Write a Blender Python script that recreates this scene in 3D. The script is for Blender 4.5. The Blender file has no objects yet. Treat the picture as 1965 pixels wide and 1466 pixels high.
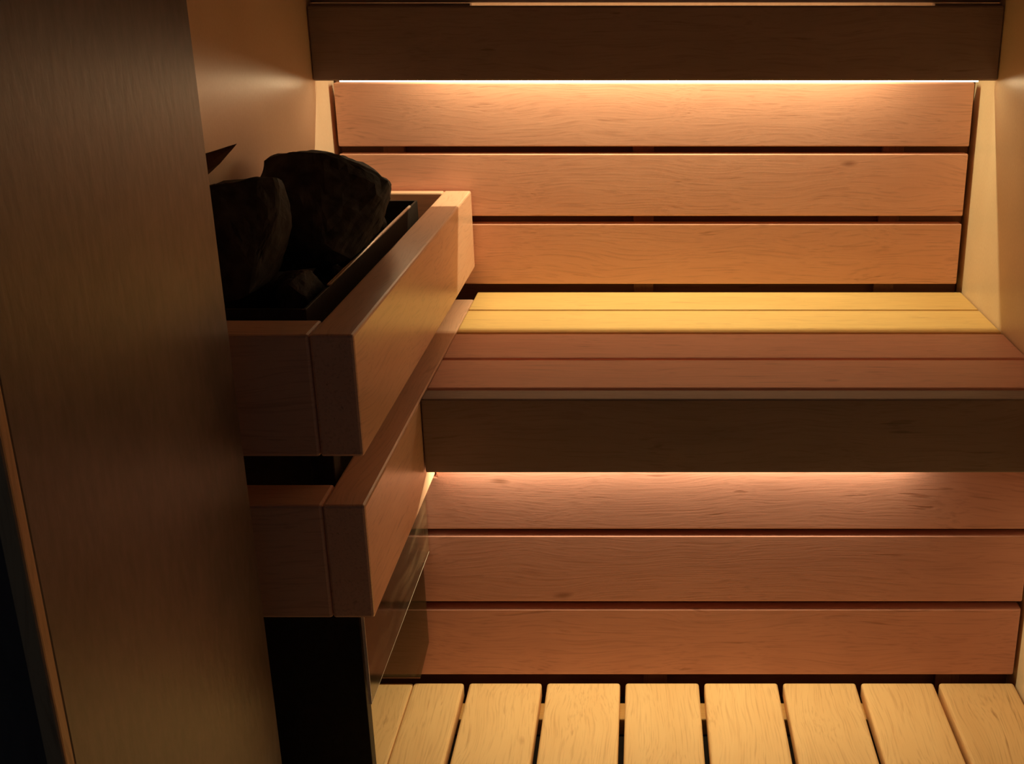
import bpy, bmesh, math, random
from mathutils import Vector, noise

SC = bpy.context.scene
COL = SC.collection
rnd = random.Random(7)

# ------------------------------------------------------------------ camera
CAM_H = 1.122
cam_data = bpy.data.cameras.new('camera')
cam = bpy.data.objects.new('camera', cam_data)
COL.objects.link(cam)
cam.location = (0.0, 0.0, CAM_H)
cam.rotation_euler = (math.radians(90.0 - 19.336), 0.0, 0.0)
cam_data.sensor_fit = 'HORIZONTAL'
cam_data.sensor_width = 36.0
cam_data.lens = 36.0 * 2200.0 / 1965.0
cam_data.shift_x = -(1235.0 - 982.5) / 1965.0
cam_data.clip_start = 0.02
SC.camera = cam

# ------------------------------------------------------------------ world, exposure
world = bpy.data.worlds.new('world')
SC.world = world
world.use_nodes = True
world.node_tree.nodes['Background'].inputs['Color'].default_value = (0.007, 0.008, 0.010, 1)
world.node_tree.nodes['Background'].inputs['Strength'].default_value = 1.0
SC.view_settings.view_transform = 'Standard'
SC.view_settings.look = 'None'
SC.view_settings.gamma = 1.0
SC.view_settings.use_curve_mapping = False
SC.view_settings.exposure = 0.2
SC.cycles.max_bounces = 14
SC.cycles.diffuse_bounces = 8
SC.cycles.transparent_max_bounces = 12
SC.cycles.sample_clamp_indirect = 4.0
LED_UPPER = 3.5
LED_LOWER = 2.35
LED_COLOR = (1.0, 0.80, 0.42)
LIP_STRENGTH = 32.0

# ------------------------------------------------------------------ helpers
def link(o, parent=None):
    COL.objects.link(o)
    if parent is not None:
        o.parent = parent
    return o

def tag(o, label=None, cat=None, group=None, kind=None):
    if label: o['label'] = label
    if cat: o['category'] = cat
    if group: o['group'] = group
    if kind: o['kind'] = kind
    return o

def empty(name, loc):
    o = bpy.data.objects.new(name, None)
    o.location = loc
    o.empty_display_size = 0.05
    return link(o)

def mesh_obj(name, bm, mat, loc=(0, 0, 0), rot=(0, 0, 0), parent=None, smooth=False):
    me = bpy.data.meshes.new(name)
    bm.normal_update()
    bm.to_mesh(me)
    bm.free()
    if smooth:
        for p in me.polygons:
            p.use_smooth = True
    me.materials.append(mat)
    o = bpy.data.objects.new(name, me)
    link(o, parent)
    p = Vector(loc)
    if parent is not None:
        q = parent
        while q is not None:
            p = p - q.location
            q = q.parent
    o.location = p
    o.rotation_euler = rot
    return o

def box_bm(sx, sy, sz, bevel=0.0, seg=2):
    bm = bmesh.new()
    bmesh.ops.create_cube(bm, size=1.0)
    for v in bm.verts:
        v.co = Vector((v.co.x * sx, v.co.y * sy, v.co.z * sz))
    if bevel > 0:
        bmesh.ops.bevel(bm, geom=bm.edges[:], offset=bevel, segments=seg, profile=0.5, affect='EDGES')
    return bm

def board(name, x0, x1, y0, y1, z0, z1, mat, parent=None, bevel=0.003, axis='X', seg=2):
    """A board between two corners; its own local X runs along the grain."""
    c = ((x0 + x1) / 2, (y0 + y1) / 2, (z0 + z1) / 2)
    dx, dy, dz = x1 - x0, y1 - y0, z1 - z0
    if axis == 'X':
        return mesh_obj(name, box_bm(dx, dy, dz, bevel, seg), mat, c, (0, 0, 0), parent)
    if axis == 'Y':
        return mesh_obj(name, box_bm(dy, dx, dz, bevel, seg), mat, c, (0, 0, math.pi / 2), parent)
    return mesh_obj(name, box_bm(dz, dy, dx, bevel, seg), mat, c, (0, math.pi / 2, 0), parent)

# ------------------------------------------------------------------ materials
def new_mat(name):
    m = bpy.data.materials.new(name)
    m.use_nodes = True
    nt = m.node_tree
    return m, nt, nt.nodes, nt.links, nt.nodes['Principled BSDF']

def wood(name, light, mid, dark, rough=0.55, grain=1.0, bump=0.08, vary=0.12, knots=True, spec=0.35):
    m, nt, N, L, P = new_mat(name)
    tc = N.new('ShaderNodeTexCoord')
    oi = N.new('ShaderNodeObjectInfo')
    mul = N.new('ShaderNodeVectorMath'); mul.operation = 'SCALE'
    cmb = N.new('ShaderNodeCombineXYZ')
    m1 = N.new('ShaderNodeMath'); m1.operation = 'MULTIPLY'; m1.inputs[1].default_value = 37.0
    m2 = N.new('ShaderNodeMath'); m2.operation = 'MULTIPLY'; m2.inputs[1].default_value = 13.0
    L.new(oi.outputs['Random'], m1.inputs[0]); L.new(oi.outputs['Random'], m2.inputs[0])
    L.new(m1.outputs[0], cmb.inputs['X']); L.new(m2.outputs[0], cmb.inputs['Y']); L.new(m2.outputs[0], cmb.inputs['Z'])
    add = N.new('ShaderNodeVectorMath'); add.operation = 'ADD'
    L.new(tc.outputs['Object'], add.inputs[0]); L.new(cmb.outputs[0], add.inputs[1])
    # warp so that the grain runs in soft arcs
    warp = N.new('ShaderNodeTexNoise'); warp.inputs['Scale'].default_value = 1.0; warp.inputs['Detail'].default_value = 1.5
    ws = N.new('ShaderNodeVectorMath'); ws.operation = 'MULTIPLY'; ws.inputs[1].default_value = (4.0, 9.0, 9.0)
    L.new(add.outputs[0], ws.inputs[0]); L.new(ws.outputs[0], warp.inputs['Vector'])
    wsub = N.new('ShaderNodeVectorMath'); wsub.operation = 'SUBTRACT'; wsub.inputs[1].default_value = (0.5, 0.5, 0.5)
    wmul = N.new('ShaderNodeVectorMath'); wmul.operation = 'MULTIPLY'; wmul.inputs[1].default_value = (0.0, 0.055, 0.055)
    L.new(warp.outputs['Color'], wsub.inputs[0]); L.new(wsub.outputs[0], wmul.inputs[0])
    wadd = N.new('ShaderNodeVectorMath'); wadd.operation = 'ADD'
    L.new(add.outputs[0], wadd.inputs[0]); L.new(wmul.outputs[0], wadd.inputs[1])
    # broad growth bands
    s1 = N.new('ShaderNodeVectorMath'); s1.operation = 'MULTIPLY'; s1.inputs[1].default_value = (1.1, 46.0, 46.0)
    L.new(wadd.outputs[0], s1.inputs[0])
    n1 = N.new('ShaderNodeTexNoise'); n1.inputs['Scale'].default_value = 1.0; n1.inputs['Detail'].default_value = 4.0
    n1.inputs['Roughness'].default_value = 0.6
    L.new(s1.outputs[0], n1.inputs['Vector'])
    # fine fibres
    s2 = N.new('ShaderNodeVectorMath'); s2.operation = 'MULTIPLY'; s2.inputs[1].default_value = (9.0, 330.0, 330.0)
    L.new(wadd.outputs[0], s2.inputs[0])
    n2 = N.new('ShaderNodeTexNoise'); n2.inputs['Scale'].default_value = 1.0; n2.inputs['Detail'].default_value = 2.0
    L.new(s2.outputs[0], n2.inputs['Vector'])
    # short dark pores and cathedral lines
    s3 = N.new('ShaderNodeVectorMath'); s3.operation = 'MULTIPLY'; s3.inputs[1].default_value = (5.0, 120.0, 120.0)
    L.new(wadd.outputs[0], s3.inputs[0])
    n3 = N.new('ShaderNodeTexNoise'); n3.inputs['Scale'].default_value = 1.0; n3.inputs['Detail'].default_value = 3.0
    L.new(s3.outputs[0], n3.inputs['Vector'])
    r3 = N.new('ShaderNodeValToRGB')
    r3.color_ramp.elements[0].position = 0.66; r3.color_ramp.elements[0].color = (0, 0, 0, 1)
    r3.color_ramp.elements[1].position = 0.76; r3.color_ramp.elements[1].color = (1, 1, 1, 1)
    L.new(n3.outputs['Fac'], r3.inputs['Fac'])
    # soft blotches
    n4 = N.new('ShaderNodeTexNoise'); n4.inputs['Scale'].default_value = 1.0; n4.inputs['Detail'].default_value = 2.0
    s4 = N.new('ShaderNodeVectorMath'); s4.operation = 'MULTIPLY'; s4.inputs[1].default_value = (5.0, 14.0, 14.0)
    L.new(add.outputs[0], s4.inputs[0]); L.new(s4.outputs[0], n4.inputs['Vector'])
    ramp = N.new('ShaderNodeValToRGB')
    e = ramp.color_ramp.elements
    e[0].position = 0.30; e[0].color = (*mid, 1)
    e[1].position = 0.72; e[1].color = (*light, 1)
    mixv = N.new('ShaderNodeMath'); mixv.operation = 'MULTIPLY_ADD'
    mixv.inputs[1].default_value = 0.45
    half = N.new('ShaderNodeMath'); half.operation = 'MULTIPLY'; half.inputs[1].default_value = 0.55
    L.new(n1.outputs['Fac'], mixv.inputs[0]); L.new(n4.outputs['Fac'], half.inputs[0]); L.new(half.outputs[0], mixv.inputs[2])
    L.new(mixv.outputs[0], ramp.inputs['Fac'])
    fib = N.new('ShaderNodeMixRGB'); fib.blend_type = 'MIX'
    fr = N.new('ShaderNodeMapRange'); fr.inputs[1].default_value = 0.5; fr.inputs[2].default_value = 0.8
    fr.inputs[3].default_value = 0.0; fr.inputs[4].default_value = 0.42 * grain
    L.new(n2.outputs['Fac'], fr.inputs[0]); L.new(fr.outputs[0], fib.inputs['Fac'])
    L.new(ramp.outputs['Color'], fib.inputs['Color1']); fib.inputs['Color2'].default_value = (*dark, 1)
    pore = N.new('ShaderNodeMixRGB')
    pm = N.new('ShaderNodeMath'); pm.operation = 'MULTIPLY'; pm.inputs[1].default_value = 0.75 * grain
    L.new(r3.outputs['Color'], pm.inputs[0]); L.new(pm.outputs[0], pore.inputs['Fac'])
    L.new(fib.outputs['Color'], pore.inputs['Color1']); pore.inputs['Color2'].default_value = (*dark, 1)
    last = pore
    if knots:
        vs = N.new('ShaderNodeVectorMath'); vs.operation = 'MULTIPLY'; vs.inputs[1].default_value = (3.0, 7.0, 7.0)
        L.new(wadd.outputs[0], vs.inputs[0])
        vo = N.new('ShaderNodeTexVoronoi'); vo.inputs['Scale'].default_value = 1.0
        L.new(vs.outputs[0], vo.inputs['Vector'])
        kr = N.new('ShaderNodeValToRGB')
        kr.color_ramp.elements[0].position = 0.02; kr.color_ramp.elements[0].color = (0.8, 0.8, 0.8, 1)
        kr.color_ramp.elements[1].position = 0.06; kr.color_ramp.elements[1].color = (0, 0, 0, 1)
        L.new(vo.outputs['Distance'], kr.inputs['Fac'])
        km = N.new('ShaderNodeMixRGB')
        L.new(kr.outputs['Color'], km.inputs['Fac']); L.new(last.outputs['Color'], km.inputs['Color1'])
        km.inputs['Color2'].default_value = (*dark, 1)
        last = km
    hsv = N.new('ShaderNodeHueSaturation')
    vr = N.new('ShaderNodeMapRange'); vr.inputs[3].default_value = 1.0 - vary; vr.inputs[4].default_value = 1.0 + vary
    L.new(oi.outputs['Random'], vr.inputs[0]); L.new(vr.outputs[0], hsv.inputs['Value'])
    L.new(last.outputs['Color'], hsv.inputs['Color'])
    L.new(hsv.outputs['Color'], P.inputs['Base Color'])
    P.inputs['Roughness'].default_value = rough
    P.inputs['Specular IOR Level'].default_value = spec
    b = N.new('ShaderNodeBump'); b.inputs['Strength'].default_value = bump; b.inputs['Distance'].default_value = 0.002
    bm_ = N.new('ShaderNodeMath'); bm_.operation = 'SUBTRACT'
    L.new(n2.outputs['Fac'], bm_.inputs[0]); L.new(r3.outputs['Color'], bm_.inputs[1])
    L.new(bm_.outputs[0], b.inputs['Height']); L.new(b.outputs[0], P.inputs['Normal'])
    return m

def plaster(name, c1, c2, scale=(260, 260, 170), bump=0.5, rough=0.75, spec=0.3):
    m, nt, N, L, P = new_mat(name)
    tc = N.new('ShaderNodeTexCoord')
    s = N.new('ShaderNodeVectorMath'); s.operation = 'MULTIPLY'; s.inputs[1].default_value = scale
    L.new(tc.outputs['Object'], s.inputs[0])
    n = N.new('ShaderNodeTexNoise'); n.inputs['Scale'].default_value = 1.0; n.inputs['Detail'].default_value = 3.0
    L.new(s.outputs[0], n.inputs['Vector'])
    n2 = N.new('ShaderNodeTexNoise'); n2.inputs['Scale'].default_value = 7.0; n2.inputs['Detail'].default_value = 4.0
    L.new(tc.outputs['Object'], n2.inputs['Vector'])
    av = N.new('ShaderNodeMath'); av.operation = 'MULTIPLY_ADD'; av.inputs[1].default_value = 0.4
    hf = N.new('ShaderNodeMath'); hf.operation = 'MULTIPLY'; hf.inputs[1].default_value = 0.6
    L.new(n.outputs['Fac'], av.inputs[0]); L.new(n2.outputs['Fac'], hf.inputs[0]); L.new(hf.outputs[0], av.inputs[2])
    r = N.new('ShaderNodeValToRGB')
    r.color_ramp.elements[0].position = 0.33; r.color_ramp.elements[0].color = (*c1, 1)
    r.color_ramp.elements[1].position = 0.66; r.color_ramp.elements[1].color = (*c2, 1)
    L.new(av.outputs[0], r.inputs['Fac']); L.new(r.outputs['Color'], P.inputs['Base Color'])
    P.inputs['Roughness'].default_value = rough
    P.inputs['Specular IOR Level'].default_value = spec
    b = N.new('ShaderNodeBump'); b.inputs['Strength'].default_value = bump; b.inputs['Distance'].default_value = 0.0015
    L.new(n.outputs['Fac'], b.inputs['Height']); L.new(b.outputs[0], P.inputs['Normal'])
    return m

def plain(name, col, rough=0.5, metal=0.0, nscale=60.0, amount=0.25, bump=0.1, spec=0.5):
    m, nt, N, L, P = new_mat(name)
    tc = N.new('ShaderNodeTexCoord')
    n = N.new('ShaderNodeTexNoise'); n.inputs['Scale'].default_value = nscale; n.inputs['Detail'].default_value = 5.0
    L.new(tc.outputs['Object'], n.inputs['Vector'])
    r = N.new('ShaderNodeValToRGB')
    r.color_ramp.elements[0].position = 0.3; r.color_ramp.elements[0].color = (*[c * (1 - amount) for c in col], 1)
    r.color_ramp.elements[1].position = 0.7; r.color_ramp.elements[1].color = (*[min(1, c * (1 + amount)) for c in col], 1)
    L.new(n.outputs['Fac'], r.inputs['Fac']); L.new(r.outputs['Color'], P.inputs['Base Color'])
    P.inputs['Roughness'].default_value = rough
    P.inputs['Metallic'].default_value = metal
    P.inputs['Specular IOR Level'].default_value = spec
    b = N.new('ShaderNodeBump'); b.inputs['Strength'].default_value = bump; b.inputs['Distance'].default_value = 0.004
    L.new(n.outputs['Fac'], b.inputs['Height']); L.new(b.outputs[0], P.inputs['Normal'])
    return m

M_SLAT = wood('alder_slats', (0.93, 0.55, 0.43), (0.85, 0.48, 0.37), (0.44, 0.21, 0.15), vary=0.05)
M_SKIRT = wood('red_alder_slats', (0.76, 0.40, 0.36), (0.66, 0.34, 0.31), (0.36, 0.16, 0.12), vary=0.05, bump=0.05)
M_BENCH = wood('pale_bench_wood', (0.95, 0.70, 0.29), (0.89, 0.62, 0.24), (0.55, 0.33, 0.15), knots=False, vary=0.05)
M_FLOOR = wood('floor_wood', (0.92, 0.64, 0.33), (0.83, 0.54, 0.26), (0.46, 0.24, 0.11), rough=0.5, grain=1.1, vary=0.06)
M_FASCIA = wood('dark_fascia_wood', (0.38, 0.31, 0.29), (0.30, 0.245, 0.225), (0.17, 0.13, 0.115), knots=False)
M_RAIL = wood('rail_wood', (0.95, 0.66, 0.50), (0.87, 0.57, 0.42), (0.46, 0.25, 0.16), rough=0.31, spec=0.7, bump=0.04)
M_BACKING = wood('backing_wood', (0.30, 0.15, 0.09), (0.22, 0.11, 0.07), (0.10, 0.05, 0.03), knots=False)
M_WALL = plaster('tan_plaster', (0.86, 0.65, 0.48), (0.95, 0.75, 0.58), bump=0.12, rough=0.34, spec=0.65)
M_WALL_R = plaster('tan_plaster_right', (0.74, 0.59, 0.40), (0.84, 0.70, 0.49), bump=0.14, rough=0.36, spec=0.4)
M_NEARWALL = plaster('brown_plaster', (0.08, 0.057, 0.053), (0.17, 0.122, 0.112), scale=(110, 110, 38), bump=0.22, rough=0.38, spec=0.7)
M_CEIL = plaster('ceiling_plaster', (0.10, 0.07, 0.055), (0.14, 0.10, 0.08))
M_TRIM = wood('trim_wood', (0.74, 0.48, 0.25), (0.62, 0.38, 0.19), (0.34, 0.18, 0.09), rough=0.4, knots=False, spec=0.6)
M_STEEL = plain('black_steel', (0.02, 0.018, 0.018), rough=0.55, nscale=90, spec=0.25)
M_RIM = plain('bright_steel_rim', (0.75, 0.72, 0.68), rough=0.42, metal=1.0, nscale=200, amount=0.05, bump=0.0)
M_STONE = plain('dark_stone', (0.040, 0.036, 0.034), rough=0.8, nscale=38, amount=0.6, bump=0.6, spec=0.3)
M_SHADE_PIECE = plain('brown_shade_piece', (0.16, 0.09, 0.06), rough=0.8, nscale=38, amount=0.4, bump=0.5, spec=0.3)
M_ALU = plain('aluminium_channel', (0.66, 0.60, 0.56), rough=0.4, metal=0.6, nscale=150, amount=0.05, bump=0.02)
M_SUB = plain('dark_subfloor', (0.05, 0.035, 0.028), rough=0.8, nscale=25)
M_EDGE = plain('ground_glass_edge', (0.80, 0.76, 0.70), rough=0.35, nscale=120, amount=0.08, bump=0.05)

def glass_mat(name, tint, haze):
    m, nt, N, L, P = new_mat(name)
    out = N['Material Output']
    tr = N.new('ShaderNodeBsdfTransparent'); tr.inputs['Color'].default_value = (*tint, 1)
    gl = N.new('ShaderNodeBsdfGlossy'); gl.inputs['Roughness'].default_value = 0.12
    fr = N.new('ShaderNodeFresnel'); fr.inputs['IOR'].default_value = 1.45
    tc = N.new('ShaderNodeTexCoord')
    s = N.new('ShaderNodeVectorMath'); s.operation = 'MULTIPLY'; s.inputs[1].default_value = (1, 9, 60)
    n = N.new('ShaderNodeTexNoise'); n.inputs['Scale'].default_value = 1.0; n.inputs['Detail'].default_value = 4
    L.new(tc.outputs['Object'], s.inputs[0]); L.new(s.outputs[0], n.inputs['Vector'])
    df = N.new('ShaderNodeBsdfDiffuse'); df.inputs['Color'].default_value = (0.55, 0.40, 0.26, 1)
    mr = N.new('ShaderNodeMapRange'); mr.inputs[1].default_value = 0.45; mr.inputs[2].default_value = 0.75
    mr.inputs[3].default_value = 0.04; mr.inputs[4].default_value = haze
    L.new(n.outputs['Fac'], mr.inputs[0])
    m1 = N.new('ShaderNodeMixShader'); L.new(mr.outputs[0], m1.inputs[0]); L.new(tr.outputs[0], m1.inputs[1]); L.new(df.outputs[0], m1.inputs[2])
    m2 = N.new('ShaderNodeMixShader'); L.new(fr.outputs[0], m2.inputs[0]); L.new(m1.outputs[0], m2.inputs[1]); L.new(gl.outputs[0], m2.inputs[2])
    L.new(m2.outputs[0], out.inputs['Surface'])
    return m
M_GLASS = glass_mat('smoked_glass', (0.88, 0.84, 0.77), 0.22)
M_SHADE_PANE = glass_mat('shade_tint_glass', (0.82, 0.77, 0.72), 0.02)
M_LIP, _nt, _N, _L, _P = new_mat('glowing_diffuser')
_tc = _N.new('ShaderNodeTexCoord'); _nz = _N.new('ShaderNodeTexNoise'); _nz.inputs['Scale'].default_value = 3.0
_cr = _N.new('ShaderNodeValToRGB')
_cr.color_ramp.elements[0].color = (1.0, 0.72, 0.40, 1); _cr.color_ramp.elements[1].color = (1.0, 0.76, 0.42, 1)
_L.new(_tc.outputs['Object'], _nz.inputs['Vector']); _L.new(_nz.outputs['Fac'], _cr.inputs['Fac'])
_L.new(_cr.outputs['Color'], _P.inputs['Emission Color']); _P.inputs['Emission Strength'].default_value = LIP_STRENGTH

# ------------------------------------------------------------------ the room
XL, XR, CEIL = -0.588, 0.630, 2.15

floor = board('floor', -1.2, 1.0, 0.55, 2.40, -0.10, -0.06, M_SUB, bevel=0)
tag(floor, 'floor of pale orange wooden duckboards with dark gaps below', 'floor', kind='structure')
gaps = [-0.2990, -0.1675, -0.0350, 0.0980, 0.2310, 0.3630, 0.4945]
edges = [(-0.3890, gaps[0] - 0.0045)] + [(gaps[i] + 0.0045, gaps[i + 1] - 0.0045) for i in range(6)] + [(gaps[6] + 0.0045, 0.6255)]
edges = [(-0.5200, -0.3895)] + edges
for a, b in edges:
    board('floor_plank', a, b, 0.60, 1.662, -0.028, 0.0, M_FLOOR, floor, bevel=0.0045, axis='Y', seg=3)
for y in (1.600, 1.15, 0.70):
    board('floor_batten', -0.56, 0.62, y, y + 0.045, -0.060, -0.0285, M_BENCH, floor, bevel=0.002)

tag(board('wall_back', -1.2, 0.9, 2.262, 2.36, -0.06, CEIL, M_WALL, bevel=0),
    'tan plaster wall behind the wooden backrest', 'wall', kind='structure')
tag(board('wall_right', XR, XR + 0.10, 0.85, 2.262, -0.06, CEIL, M_WALL_R, bevel=0),
    'tan textured plaster wall at the right end of the bench', 'wall', kind='structure')
tag(board('wall_left', XL - 0.10, XL, 1.166, 2.262, -0.06, CEIL, M_WALL, bevel=0),
    'tan plaster wall behind the heater stones', 'wall', kind='structure')
tag(board('wall_front_left', -1.30, -0.440, 0.738, 1.166, -0.06, CEIL, M_NEARWALL, bevel=0.0035),
    'dark brown plaster wall in the left foreground', 'wall', kind='structure')
tag(board('ceiling', -1.3, 0.9, 0.60, 2.36, CEIL, CEIL + 0.06, M_CEIL, bevel=0),
    'dim brown ceiling above the sauna', 'ceiling', kind='structure')
# slim pale wooden bead on the open end of the near wall
tag(board('trim_1', -0.4530, -0.4380, 0.7235, 0.7378, 0.0, CEIL - 0.001, M_TRIM, bevel=0.003, axis='Z', seg=3),
    'thin lit wooden bead on the far left edge of the brown wall', 'trim', kind='structure')

# ------------------------------------------------------------------ backrest of three slats
BF = 2.200
back = empty('slatted_backrest', (0.02, BF, 0.555))
tag(back, 'backrest of three lit horizontal wooden slats above the bench', 'backrest')
for z0, z1 in ((0.8235, 0.9406), (0.6904, 0.8093), (0.555, 0.6746)):
    board('back_slat', -0.5785, 0.6175, BF, BF + 0.026, z0, z1, M_SLAT, back, bevel=0.002)
for x in (-0.50, -0.02, 0.46):
    board('batten', x, x + 0.04, BF + 0.0265, BF + 0.040, 0.45, 0.95, M_BACKING, back, bevel=0.001, axis='Z')
for a, b in ((-0.585, 0.4905), (0.4930, 0.627)):
    board('backing_board', a, b, BF + 0.0405, BF + 0.058, 0.40, 1.05, M_BACKING, back, bevel=0.001)

# ------------------------------------------------------------------ upper fascia that hides the light
uf = board('light_fascia', XL + 0.001, XR - 0.001, 2.100, 2.118, 0.9524, 1.0790, M_FASCIA, bevel=0.003)
tag(uf, 'dark wooden fascia board across the top, hiding the upper light strip', 'fascia board')
cv = empty('light_cover', (0.02, 2.19, 1.084))
board('cover_board', XL + 0.001, XR - 0.001, 2.128, 2.258, 1.0838, 1.125, M_FASCIA, cv, bevel=0.001)
board('spacer_block', XL + 0.001, -0.305, 2.1195, 2.140, 1.070, 1.0830, M_FASCIA, cv, bevel=0.0005)
board('spacer_block', 0.512, XR - 0.001, 2.1195, 2.140, 1.070, 1.0830, M_FASCIA, cv, bevel=0.0005)
tag(cv, 'dark reddish board just above the upper fascia at the top edge', 'board')

def led_strip(name, x0, x1, y, z, energy, label, group, lip=None):
    root = empty(name, ((x0 + x1) / 2, y, z))
    tag(root, label, 'light strip', group)
    # aluminium channel, open downward
    bm = bmesh.new()
    w, h, t = 0.016, 0.018, 0.0015
    hx = (x1 - x0) / 2
    sec = [(-w/2, 0), (-w/2, h), (w/2, h), (w/2, 0), (w/2 - t, 0), (w/2 - t, h - t), (-w/2 + t, h - t), (-w/2 + t, 0)]
    A = [bm.verts.new((-hx, a, b)) for a, b in sec]; B = [bm.verts.new((hx, a, b)) for a, b in sec]
    for i in range(8):
        j = (i + 1) % 8
        bm.faces.new((A[i], A[j], B[j], B[i]))
    bm.faces.new(A[::-1]); bm.faces.new(B)
    bmesh.ops.recalc_face_normals(bm, faces=bm.faces[:])
    mesh_obj('channel', bm, M_ALU, root.location, parent=root)
    mesh_obj('circuit_tape', box_bm(x1 - x0 - 0.006, 0.010, 0.001), M_EDGE, (root.location.x, y, z + 0.0155), parent=root)
    ld = bpy.data.lights.new(name + '_light', 'AREA')
    ld.shape = 'RECTANGLE'; ld.size = x1 - x0 - 0.01; ld.size_y = 0.006
    ld.energy = energy; ld.color = LED_COLOR
    lo_ = bpy.data.objects.new('emitter', ld)
    link(lo_, root)
    lo_.location = (0, 0, -0.0006)
    if lip:
        a, b, y0, y1, z0, z1 = lip
        lp = board('diffuser_lip', a, b, y0, y1, z0, z1, M_ALU, root, bevel=0)
        lp.data.materials.append(M_LIP)
        for p in lp.data.polygons:
            if p.normal.y < -0.5:
                p.material_index = 1
    return root
led_strip('led_strip', -0.42, 0.475, 2.172, 1.060, LED_UPPER, 'aluminium light strip tucked behind the upper dark fascia board', 'light strips', (-0.545, 0.600, 2.1185, 2.1235, 0.9493, 0.958))
led_strip('led_strip', -0.312, 0.43, 1.655, 0.4308, LED_LOWER, 'aluminium light strip tucked under the bench behind its front board', 'light strips')

# ------------------------------------------------------------------ bench
BZ = 0.539
bench = empty('sauna_bench', (0.15, 1.88, 0.0))
tag(bench, 'wide wooden sauna bench of four long planks with a dark front board', 'bench')
for a, b in ((2.0730, 2.1985), (1.9250, 2.0645), (1.7810, 1.9155), (1.6350, 1.7705)):
    board('bench_plank', -0.3285, 0.6275, a, b, BZ - 0.028, BZ, M_BENCH if a > 1.85 else M_SLAT, bench, bevel=0.0025)  # light put into colour: lit back planks yellower, shaded front planks redder
board('front_board', -0.3285, 0.6275, 1.585, 1.6250, 0.4206, BZ, M_FASCIA, bench, bevel=0.0025)
for x in (-0.30, 0.10, 0.55):
    board('bearer', x, x + 0.04, 1.70, 2.19, 0.44, BZ - 0.0285, M_BACKING, bench, bevel=0.002, axis='Y')

KF = 1.661
skirt = empty('bench_skirt', (0.02, KF, 0.0157))
tag(skirt, 'three horizontal reddish wooden slats closing the space below the bench', 'bench skirt')
# the top slat is notched where it passes under the heater guard
bm = bmesh.new()
out = [(-0.580, 0.2878), (0.6235, 0.2878), (0.6235, 0.4040), (-0.3280, 0.4040), (-0.3280, 0.3810), (-0.580, 0.3810)]
fr = [bm.verts.new((x - 0.022, -0.012, z - 0.345)) for x, z in out]
bk = [bm.verts.new((x - 0.022, 0.012, z - 0.345)) for x, z in out]
bm.faces.new(fr); bm.faces.new(bk[::-1])
for i in range(6):
    j = (i + 1) % 6
    bm.faces.new((fr[j], fr[i], bk[i], bk[j]))
bmesh.ops.recalc_face_normals(bm, faces=bm.faces[:])
bmesh.ops.bevel(bm, geom=bm.edges[:], offset=0.003, segments=2, profile=0.5, affect='EDGES')
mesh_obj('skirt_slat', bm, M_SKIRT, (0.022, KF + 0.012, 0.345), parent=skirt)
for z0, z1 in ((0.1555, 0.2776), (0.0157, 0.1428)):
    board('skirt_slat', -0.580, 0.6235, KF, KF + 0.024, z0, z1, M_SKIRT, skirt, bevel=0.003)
for x in (-0.56, 0.0, 0.50):
    board('batten', x, x + 0.04, KF + 0.0245, KF + 0.038, -0.05, 0.380, M_BACKING, skirt, bevel=0.001, axis='Z')
board('backing_board', -0.585, 0.627, KF + 0.0385, KF + 0.050, -0.055, 0.380, M_BACKING, skirt, bevel=0.001)

# ------------------------------------------------------------------ heater guard: two tiers of thick boards
RX = -0.330
guard = empty('heater_guard', (-0.45, 1.70, 0.381))
tag(guard, 'wooden guard of thick boards in two tiers around the stone heater', 'heater guard')
RY0, RY1 = 1.247, 2.192
for z0, z1, y0 in ((0.5905, 0.7410, RY0), (0.3822, 0.5345, RY0 - 0.015)):
    board('side_board', RX - 0.0510, RX, y0, RY1 if z0 > 0.55 else RY1 - 0.03, z0, z1, M_RAIL, guard, bevel=0.0035, axis='Y')
    board('front_board', XL + 0.003, RX - 0.0515, y0, y0 + 0.062, z0, z1, M_RAIL, guard, bevel=0.0035)
board('back_board', XL + 0.003, RX - 0.0515, 2.168, RY1, 0.5905, 0.7410, M_RAIL, guard, bevel=0.003)
for x, y in ((-0.415, 1.312), (-0.415, 2.130)):
    board('corner_post', x, x + 0.030, y, y + 0.030, 0.384, 0.70, M_STEEL, guard, bevel=0.002, axis='Z')

# ------------------------------------------------------------------ heater
heater = empty('sauna_heater', (-0.49, 1.72, 0.0))
tag(heater, 'black steel sauna heater behind the wooden guard boards', 'heater')
HX0, HX1, HY0, HY1, HZ0, HZ1 = -0.575, -0.420, 1.375, 2.120, 0.400, 0.7355
th = 0.004
board('side_plate', HX1 - th, HX1, HY0, HY1, HZ0, HZ1, M_STEEL, heater, bevel=0.0008, axis='Y')
board('side_plate', HX0, HX0 + th, HY0, HY1, HZ0, HZ1, M_STEEL, heater, bevel=0.0008, axis='Y')
board('end_plate', HX0 + th, HX1 - th, HY0, HY0 + th, HZ0, HZ1, M_STEEL, heater, bevel=0.0008)
board('end_plate', HX0 + th, HX1 - th, HY1 - th, HY1, HZ0, HZ1, M_STEEL, heater, bevel=0.0008)
board('bottom_plate', HX0 + th, HX1 - th, HY0 + th, HY1 - th, 0.56, 0.564, M_STEEL, heater, bevel=0.0008)
bm = bmesh.new()
bmesh.ops.create_cone(bm, cap_ends=True, segments=16, radius1=0.0026, radius2=0.0026, depth=2.050 - 1.489)
rim = mesh_obj('rim_rod', bm, M_RIM, (HX1 - 0.001, (2.050 + 1.489) / 2, HZ1 + 0.0012), (math.pi / 2, 0, 0), heater, smooth=True)
rim['label'] = 'thin bright steel edge'
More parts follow.
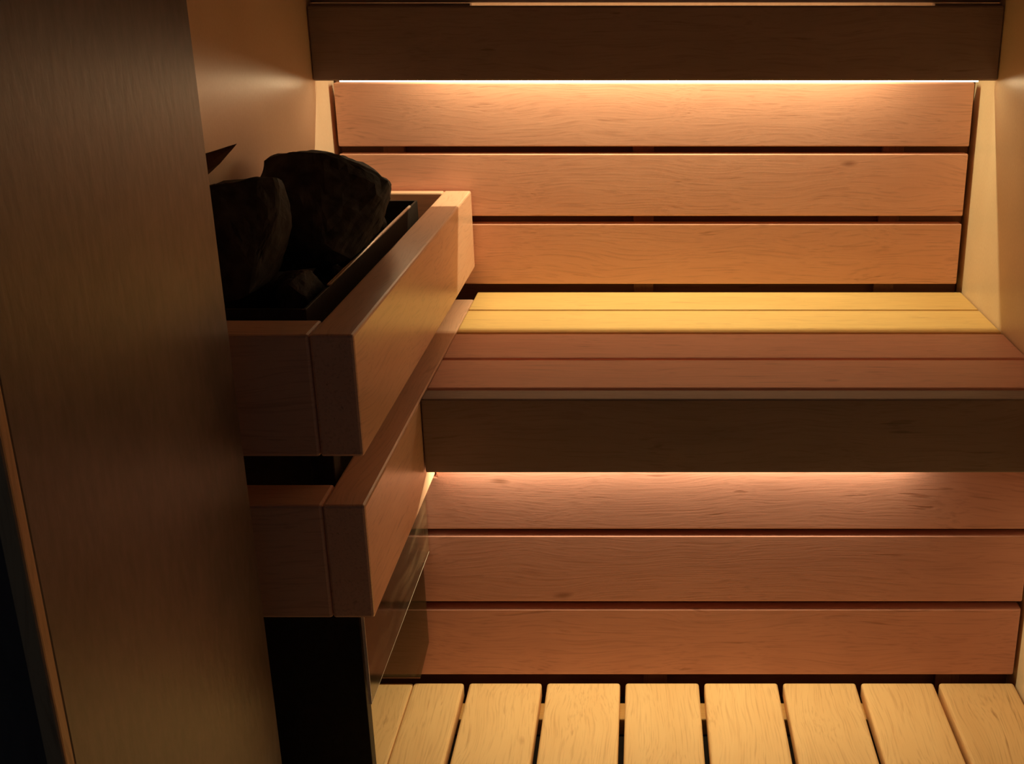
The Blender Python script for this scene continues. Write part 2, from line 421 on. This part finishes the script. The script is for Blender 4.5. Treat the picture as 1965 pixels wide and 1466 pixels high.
board('plinth', XL + 0.006, -0.358, 1.262, 1.282, 0.0, 0.381, M_STEEL, heater, bevel=0.001)
for y in (1.45, 2.02):
    board('wall_bracket', XL + 0.001, HX0, y, y + 0.04, 0.42, 0.50, M_STEEL, heater, bevel=0.001)

# smoked glass shield hanging below the lower guard board
gx = -0.348
shield = empty('glass_shield', (gx, 1.44, 0.2505))
tag(shield, 'smoked glass pane below the lower guard board, plus a tinted pane added for shade on the skirt slats', 'glass pane')
bm = box_bm(0.004, 1.6550 - 1.2440, 0.3815 - 0.2525)
mesh_obj('pane', bm, M_GLASS, (gx, (1.2440 + 1.6550) / 2, (0.3815 + 0.2525) / 2), parent=shield)
e1 = board('polished_edge', gx - 0.002, gx + 0.002, 1.2420, 1.2438, 0.2510, 0.3815, M_EDGE, shield, bevel=0.0003, axis='Z')
e2 = board('polished_edge', gx - 0.002, gx + 0.002, 1.2440, 1.6550, 0.2510, 0.2523, M_EDGE, shield, bevel=0.0003, axis='Y')

# tinted pane added for the shadow on the skirt, cut to the shadow's outline
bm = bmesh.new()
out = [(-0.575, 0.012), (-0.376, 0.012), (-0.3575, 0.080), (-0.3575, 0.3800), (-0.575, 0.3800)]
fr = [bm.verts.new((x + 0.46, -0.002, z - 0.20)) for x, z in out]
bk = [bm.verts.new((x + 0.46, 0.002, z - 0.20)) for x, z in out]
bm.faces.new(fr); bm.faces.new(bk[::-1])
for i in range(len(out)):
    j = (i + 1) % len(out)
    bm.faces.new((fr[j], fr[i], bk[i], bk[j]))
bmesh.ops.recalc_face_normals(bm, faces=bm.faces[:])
mesh_obj('shade_pane', bm, M_SHADE_PANE, (-0.46, 1.6578, 0.20), parent=shield)

# ------------------------------------------------------------------ stones
def rock(name, pts, mat, label, seed, rough=0.006, group='heater stones', cuts=3, grow=1.0, soft=0.5):
    bm = bmesh.new()
    mid = sum((Vector(p) for p in pts), Vector()) / len(pts)
    for p in pts:
        bm.verts.new(mid + (Vector(p) - mid) * grow)
    r = bmesh.ops.convex_hull(bm, input=bm.verts[:])
    bmesh.ops.delete(bm, geom=[g for g in r['geom_interior'] if isinstance(g, bmesh.types.BMVert)], context='VERTS')
    bmesh.ops.triangulate(bm, faces=bm.faces[:])
    c = sum((v.co for v in bm.verts), Vector()) / len(bm.verts)
    base = min(v.co.z for v in bm.verts)
    bmesh.ops.subdivide_edges(bm, edges=bm.edges[:], cuts=cuts, use_grid_fill=True)
    bmesh.ops.smooth_vert(bm, verts=bm.verts[:], factor=soft, use_axis_x=True, use_axis_y=True, use_axis_z=True)
    bmesh.ops.subdivide_edges(bm, edges=bm.edges[:], cuts=1, use_grid_fill=True)
    off = Vector((seed * 3.1, seed * 1.7, seed * 2.3))
    bm.normal_update()
    for v in bm.verts:
        n = noise.noise((v.co + off) * 22.0) + 0.6 * noise.noise((v.co + off) * 55.0) + 0.4 * abs(noise.noise((v.co + off) * 110.0))
        v.co += v.normal * n * rough
    o_ = Vector((c.x, c.y, base))
    for v in bm.verts:
        v.co -= o_
    o = mesh_obj(name, bm, mat, o_, smooth=False)
    tag(o, label, 'stone', group)
    return o

def lump(cx, cy, cz, rx, ry, rz, seed, n=16):
    r = random.Random(seed)
    out = []
    for i in range(n):
        z = 1 - 2 * (i + 0.5) / n
        a = i * 2.399963 + r.uniform(-0.3, 0.3)
        q = math.sqrt(1 - z * z)
        k = r.uniform(0.82, 1.08)
        out.append((cx + rx * q * math.cos(a) * k, cy + ry * q * math.sin(a) * k, cz + rz * z * k))
    return out

boulder = [(-0.566, 1.70, 0.835), (-0.558, 1.70, 0.876), (-0.515, 1.70, 0.886), (-0.480, 1.72, 0.880),
           (-0.455, 1.74, 0.868), (-0.430, 1.74, 0.852), (-0.389, 1.76, 0.832), (-0.389, 1.75, 0.808), (-0.398, 1.72, 0.775),
           (-0.535, 1.80, 0.855), (-0.46, 1.84, 0.845), (-0.41, 1.83, 0.815), (-0.555, 1.66, 0.76), (-0.50, 1.60, 0.78),
           (-0.450, 1.60, 0.762), (-0.425, 1.62, 0.742), (-0.55, 1.62, 0.725), (-0.44, 1.83, 0.745), (-0.55, 1.82, 0.74), (-0.50, 1.59, 0.735), (-0.43, 1.66, 0.738)]
rock('sauna_stone', boulder, M_STONE, 'largest black stone, peaked above the guard in front of the backrest', 1, 0.005, grow=1.05)
rock('sauna_stone', [(-0.572, 1.46, 0.872), (-0.545, 1.49, 0.874), (-0.510, 1.52, 0.873), (-0.492, 1.55, 0.872), (-0.484, 1.52, 0.83),
                     (-0.572, 1.56, 0.862), (-0.50, 1.60, 0.86), (-0.573, 1.43, 0.80), (-0.50, 1.46, 0.79), (-0.485, 1.57, 0.80),
                     (-0.572, 1.60, 0.80), (-0.560, 1.41, 0.725), (-0.505, 1.42, 0.735), (-0.51, 1.56, 0.735), (-0.565, 1.58, 0.735)],
     M_STONE, 'flat-topped black stone beside the brown wall edge, left of the largest stone', 2, 0.004)
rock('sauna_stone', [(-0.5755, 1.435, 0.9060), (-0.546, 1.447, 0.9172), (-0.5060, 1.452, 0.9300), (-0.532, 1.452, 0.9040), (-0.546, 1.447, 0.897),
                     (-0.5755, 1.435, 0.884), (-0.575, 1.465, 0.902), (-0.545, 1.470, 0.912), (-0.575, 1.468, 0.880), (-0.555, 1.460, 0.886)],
     M_SHADE_PIECE, 'small pointed brown piece added for a dark shade shape on the left wall above the stones', 3, 0.0006, cuts=2, soft=0.15)  # brown piece added in place of a dark shape of shade on the wall
rock('sauna_stone', lump(-0.466, 1.50, 0.715, 0.034, 0.065, 0.045, 11), M_STONE, 'low dark stone in front of the largest stone, near the bright steel edge', 4, 0.004)
rock('sauna_stone', lump(-0.505, 1.440, 0.655, 0.050, 0.055, 0.055, 12), M_STONE, 'low dark stone at the near end of the heater, beneath the flat-topped stone', 5, 0.004)
rock('sauna_stone', lump(-0.470, 1.905, 0.735, 0.045, 0.065, 0.050, 13), M_STONE, 'dark stone behind the largest stone, towards the backrest', 6, 0.004)
rock('sauna_stone', lump(-0.464, 1.640, 0.690, 0.032, 0.070, 0.042, 14), M_STONE, 'low dark stone under the right side of the largest stone', 7, 0.004)
rock('sauna_stone', lump(-0.535, 1.700, 0.660, 0.038, 0.090, 0.055, 15), M_STONE, 'dark stone beneath the largest stone, against the left wall', 8, 0.004)
